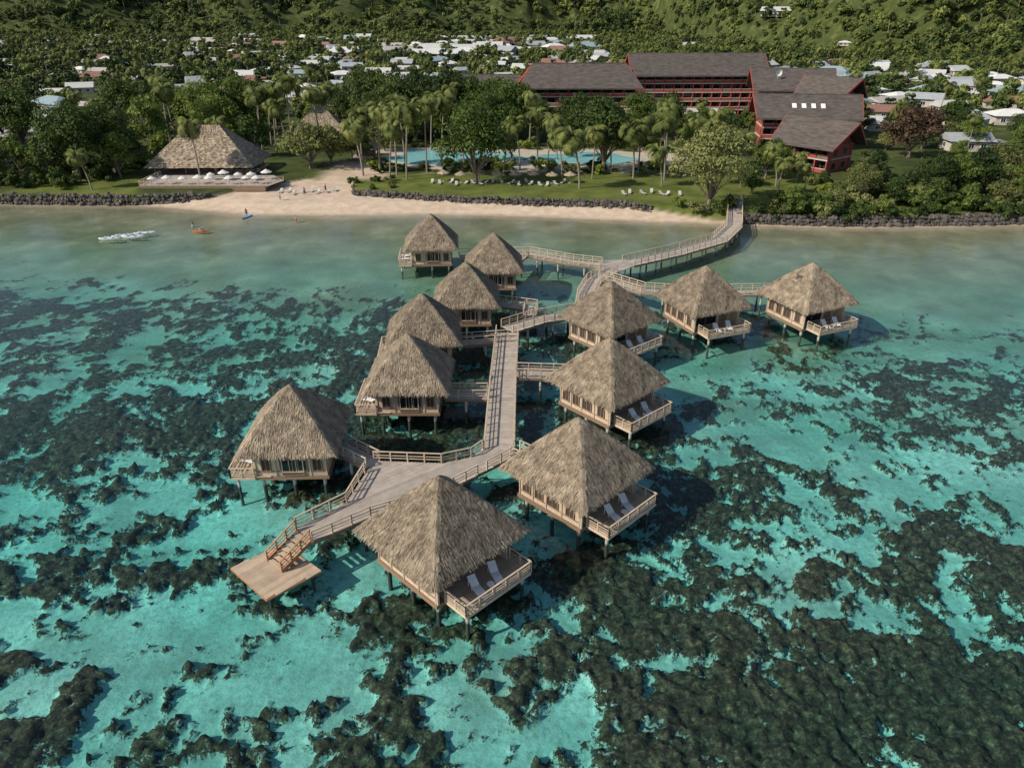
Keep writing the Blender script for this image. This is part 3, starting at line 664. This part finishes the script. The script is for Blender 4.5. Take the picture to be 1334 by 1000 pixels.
def blob(name,cx,cy,rx,ry,z,k,n=90,am=.18,seed=0,h=.12):
    V=[]
    for i in range(n):
        a=2*math.pi*i/n; r_=1+am*math.sin(3*a+seed)+am*.6*math.sin(5*a+seed*2)
        V.append((cx+rx*r_*math.cos(a),cy+ry*r_*math.sin(a)))
    me=bpy.data.meshes.new(name); vs=[(x,y,z-h) for x,y in V]+[(x,y,z) for x,y in V]
    me.from_pydata(vs,[],[tuple(range(n,2*n))]+[(i,(i+1)%n,n+(i+1)%n,n+i) for i in range(n)]); me.materials.append(M[k]); me.update(); ob(name,me)
M['paving']=matte('pool_paving',(.36,.31,.24),(.50,.44,.35),.6,.85)
blob('pool_terrace',2,203,40,16,1.95,'paving',seed=1,h=.5)
blob('swimming_pool',-16,204,18,10,2.0,'pool',seed=2,am=.12)
blob('swimming_pool',19,202,15,8,2.0,'pool',seed=4,am=.12)
def thatch_hut(name,x,y,rz,w,d,eh,rh):
    b=MB(); 
    for sx in (-1,-.33,.33,1):
        for sy in (-1,1): b.cyl((sx*w*.42,sy*d*.42,-.2),(sx*w*.42,sy*d*.42,eh+.6),.18,.16,'bark')
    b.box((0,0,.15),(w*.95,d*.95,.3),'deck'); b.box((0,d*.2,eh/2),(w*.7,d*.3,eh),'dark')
    n=40;lv=26
    rl=max(.3,(w-d)/2*.8)
    for j in range(lv):
        t0=j/lv;t1=(j+1.12)/lv
        def ring(t,dz):
            hw=rl+(w/2-rl)*t; hd=.15+(d/2)*t; z=eh+rh*(1-t)+dz
            P=[(-hw,-hd),(hw,-hd),(hw,hd),(-hw,hd)];o_=[]
            for s in range(4):
                a,c=P[s],P[(s+1)%4]
                for i in range(n):
                    u=i/n; o_.append((a[0]+(c[0]-a[0])*u+random.uniform(-.1,.1),a[1]+(c[1]-a[1])*u+random.uniform(-.1,.1),z+random.uniform(-.09,.09)))
            return o_
        A_=ring(t0,.0);B_=ring(t1,.05); m_=4*n
        for i in range(m_): b.add([A_[i],B_[i],B_[(i+1)%m_],A_[(i+1)%m_]],[(0,1,2,3)],'thatch')
    return ob(name,b.mesh(name),(x,y,1.6),R(rz))
thatch_hut('beach_restaurant_hut',-75,186.5,2,26,17,2.4,8.6)
thatch_hut('garden_hut',-58,232,10,16,12,3,7); thatch_hut('garden_hut',-40,205,0,7,7,2.5,3)
b=MB(); planks(b,[(-84,166),(-55,166),(-53,172),(-57,178),(-84,178)],2.3,0,'deck',.3); b.box((-69.5,171.5,1.7),(28,11,1.0),'frame'); rail(b,[(-84,178),(-84,166),(-55,166),(-53,172)],2.3)
ob('restaurant_terrace',b.mesh('restaurant_terrace'))
def umbrella_mesh(k,r_=1.6,h=2.6):
    b=MB(); b.cyl((0,0,0),(0,0,h),.04,.04,'bark',6); n=8
    rim=[(r_*math.cos(2*math.pi*i/n),r_*math.sin(2*math.pi*i/n),h-.75) for i in range(n)]; lo=[(x,y,z-.15) for x,y,z in rim]
    b.add([(0,0,h)]+rim+lo,[(0,i+1,(i+1)%n+1) for i in range(n)]+[(i+1,n+1+i,n+1+(i+1)%n,(i+1)%n+1) for i in range(n)],k); 
    b.cyl((0,0,0),(0,0,.1),.3,.3,'pile'); return b.mesh('umbrella')
UW=umbrella_mesh('canvas',1.45); UT=umbrella_mesh('thatch',1.5,2.7)
for i in range(8): ob('patio_umbrella',UW,(-82+i*3.5+random.uniform(-.7,.7),168+random.uniform(-.6,.9),2.33),i*.4,scale=random.uniform(.65,.95))
for i in range(5): ob('patio_umbrella',UW,(-70+i*3.2,172.5+random.uniform(-1,1),2.33),i*.7,scale=random.uniform(.65,.95))
b=MB(); lounger(b,0,0,0,0,'cushion'); LM=b.mesh('lounger')
for i in range(18): ob('sun_lounger',LM,(-18+i*1.75+random.uniform(-.6,.6),171.5+random.uniform(-2,2)-.12*i,1.8),random.uniform(-.8,.8))
for i in range(7): ob('sun_lounger',LM,(24+i*2+random.uniform(-.6,.6),161+random.uniform(-2,3),1.8),random.uniform(-.6,.6))
for i in range(8): ob('sun_lounger',LM,(-52+i*1.7,166+random.uniform(-3,3),1.03),random.uniform(-.6,.6))
for i in range(8): ob('thatched_parasol',UT,(-16+i*4.2,173.4-.35*i+random.uniform(-1,1),1.8),i)
# ------------------------------------------------------------------ seawalls
def seawall(name,x0,x1,h,seed,rows=3,lo=.2):
    r=random.Random(seed)
    bm=bmesh.new(); bmesh.ops.create_icosphere(bm,subdivisions=1,radius=1); base=[v.co.copy() for v in bm.verts]; ff=[tuple(v.index for v in f.verts) for f in bm.faces]; bm.free()
    b=MB(); x=x0
    while x<x1:
        for k in range(rows):
            rr=r.uniform(.34,.85); y=float(np.interp(x,WX,WY))+.3-(.5*(rows-1-k))+r.uniform(-.3,.3); z=lo+h*k/(rows-1)+r.uniform(-.15,.15)
            rot=Matrix.Rotation(r.uniform(0,6),3,'Z')@Matrix.Rotation(r.uniform(0,6),3,'X')
            s=Vector((r.uniform(.8,1.25),r.uniform(.7,1.1),r.uniform(.6,.9)))
            b.add([Vector((x,y,z))+rot@Vector((v.x*s.x,v.y*s.y,v.z*s.z))*rr*r.uniform(.85,1.12) for v in base],ff,'rock')
        x+=.62
    ob(name,b.mesh(name))
seawall('rock_seawall',-150,-66,1.5,1); seawall('rock_seawall',-36,29,1.2,2,3,.6); seawall('rock_seawall',45,150,1.3,3,3)
# ------------------------------------------------------------------ boats & people
def hull(b,L,w,h,k,off=(0,0,0)):
    n=12; vs=[];fs=[]
    for i in range(n+1):
        t=i/n*2-1; ww=w/2*(1-abs(t)**2.4)+.02; zb=h*.7*abs(t)**3; x=t*L/2
        for a,z in ((-1,h+.15*abs(t)**2),(-.6,h*.25+zb*.6),(0,zb),(.6,h*.25+zb*.6),(1,h+.15*abs(t)**2)): vs.append((x+off[0],a*ww+off[1],z+off[2]-.1))
    for i in range(n):
        for j in range(4): p=i*5+j; fs.append((p,p+5,p+6,p+1))
        p=i*5; fs.append((p,p+4,p+9,p+5))
    b.add(vs,fs,k)
for x,y,rz in [(-74,131.4,.1),(-72.4,133.2,.3),(-70.4,132.6,0),(-69.2,135,.2)]:
    b=MB(); hull(b,3.9,.75,.42,'white'); hull(b,3.0,.28,.25,'white',(0,1.35,0)); 
    for s in (-.7,.7): b.beam((s,0,.5),(s,1.35,.32),.07,.07,'white')
    for s in (-.8,.6): b.box((s,0,.36),(.35,.5,.06),'bluep')
    ob('outrigger_canoe',b.mesh('outrigger_canoe'),(x,y,0),rz)
def person(name,loc,rz,pose='stand',shirt='cloth'):
    if pose=='stand': J={'p':(0,0,.95),'s':(0,0,1.2),'c':(0,0,1.42),'n':(0,.0,1.53),'h':(0,-.02,1.68),'sl':(-.19,0,1.43),'el':(-.27,.02,1.15),'wl':(-.29,-.1,.92),'hl':(-.3,-.13,.82),'sr':(.19,0,1.43),'er':(.28,.0,1.15),'wr':(.3,-.1,.9),'hr':(.3,-.12,.81),
        'il':(-.1,0,.9),'kl':(-.12,-.04,.5),'al':(-.13,.02,.09),'tl':(-.14,-.14,.03),'ir':(.1,0,.9),'kr':(.12,-.02,.5),'ar':(.14,.04,.09),'tr':(.15,-.12,.03)}
    else: J={'p':(0,0,.12),'s':(0,.04,.38),'c':(0,.05,.6),'n':(0,.03,.72),'h':(0,0,.87),'sl':(-.19,.03,.6),'el':(-.32,-.12,.42),'wl':(-.3,-.36,.48),'hl':(-.28,-.44,.5),'sr':(.19,.03,.6),'er':(.33,-.1,.42),'wr':(.34,-.34,.4),'hr':(.35,-.42,.4),
        'il':(-.1,-.04,.12),'kl':(-.13,-.45,.32),'al':(-.12,-.82,.1),'tl':(-.12,-.94,.16),'ir':(.1,-.04,.12),'kr':(.13,-.45,.32),'ar':(.12,-.82,.1),'tr':(.12,-.94,.16)}
    rad={'p':.14,'s':.125,'c':.15,'n':.055,'h':.1,'sl':.065,'el':.045,'wl':.03,'hl':.035,'il':.095,'kl':.06,'al':.04,'tl':.035}
    ks=list(J); E=[('p','s'),('s','c'),('c','n'),('n','h'),('c','sl'),('sl','el'),('el','wl'),('wl','hl'),('c','sr'),('sr','er'),('er','wr'),('wr','hr'),('p','il'),('il','kl'),('kl','al'),('al','tl'),('p','ir'),('ir','kr'),('kr','ar'),('ar','tr')]
    me=bpy.data.meshes.new(name); me.from_pydata([J[k] for k in ks],[(ks.index(a),ks.index(c)) for a,c in E],[]); 
    o_=ob(name,me,loc,rz); md=o_.modifiers.new('s','SKIN')
    for i,k in enumerate(ks):
        kk=k if k in rad else k[0]+'l'; v=me.skin_vertices[0].data[i]; v.radius=(rad[kk],rad[kk]); v.use_root=(i==0)
    o_.modifiers.new('sub','SUBSURF').levels=1; o_.modifiers['sub'].render_levels=2; me.materials.append(M['skin'])
    b=MB(); h=J['h']; b.cyl((h[0],h[1]+.02,h[2]+.0),(h[0],h[1]+.02,h[2]+.13),.115,.07,'hair',10); ob('hair',b.mesh('hair'),parent=o_)
    b=MB(); p=J['p']
    b.cyl((p[0],p[1],p[2]-.06),(p[0],p[1],p[2]+.12),.175,.16,shirt,12)
    if pose=='stand':
        for s in (-1,1): b.cyl((s*.11,0,.62),(s*.1,0,.92),.115,.125,shirt,10)
    ob('swim_shorts',b.mesh('swim_shorts'),parent=o_); return o_
b=MB(); hull(b,3.0,.65,.28,'kayak'); b.beam((-.1,-1,.75),(.15,1,.75),.04,.04,'white'); ob('kayak',b.mesh('kayak'),(-59.2,136.6,0),.2)
person('kayaker',(-59.2,136.6,.12),.2+math.pi/2,'sit','kayak')
b=MB(); hull(b,3.2,.7,.2,'bluep'); ob('paddleboard',b.mesh('paddleboard'),(-54,147.6,0),1.2); person('paddleboarder',(-54,147.6,.1),.8)
for x,y,z,r_ in [(-62.5,141,-.75,1),(-43,144,-.5,2),(-46,163,1.0,.4),(-50,158,.9,2.2),(-42,166,1.0,4)]:
    person('person',(x,y,z),r_,'stand',random.choice(['cloth','redwood','white']))
# ------------------------------------------------------------------ light
to=Vector((-.71,-.34,.58)).normalized()
sd=bpy.data.lights.new('sun','SUN'); sd.energy=5.0; sd.angle=R(.5); sd.color=(1,.91,.77)
so=bpy.data.objects.new('sun',sd); so.rotation_euler=(-to).to_track_quat('-Z','Y').to_euler(); so.location=(0,0,200); sc.collection.objects.link(so)
w=bpy.data.worlds.new('World'); sc.world=w; w.use_nodes=True; nt=w.node_tree; bg=nt.nodes['Background']
sk=nt.nodes.new('ShaderNodeTexSky'); sk.sky_type='NISHITA'; sk.sun_disc=False; sk.sun_elevation=math.asin(to.z); sk.sun_rotation=math.atan2(to.x,to.y)
nt.links.new(sk.outputs[0],bg.inputs[0]); bg.inputs[1].default_value=.12
cd=bpy.data.cameras.new('camera'); cd.lens=36*950/1334; cd.sensor_width=36; cd.clip_end=6000
cam=bpy.data.objects.new('camera',cd); cam.location=(0,0,38); cam.rotation_euler=(R(90-27.3),0,0); sc.collection.objects.link(cam); sc.camera=cam
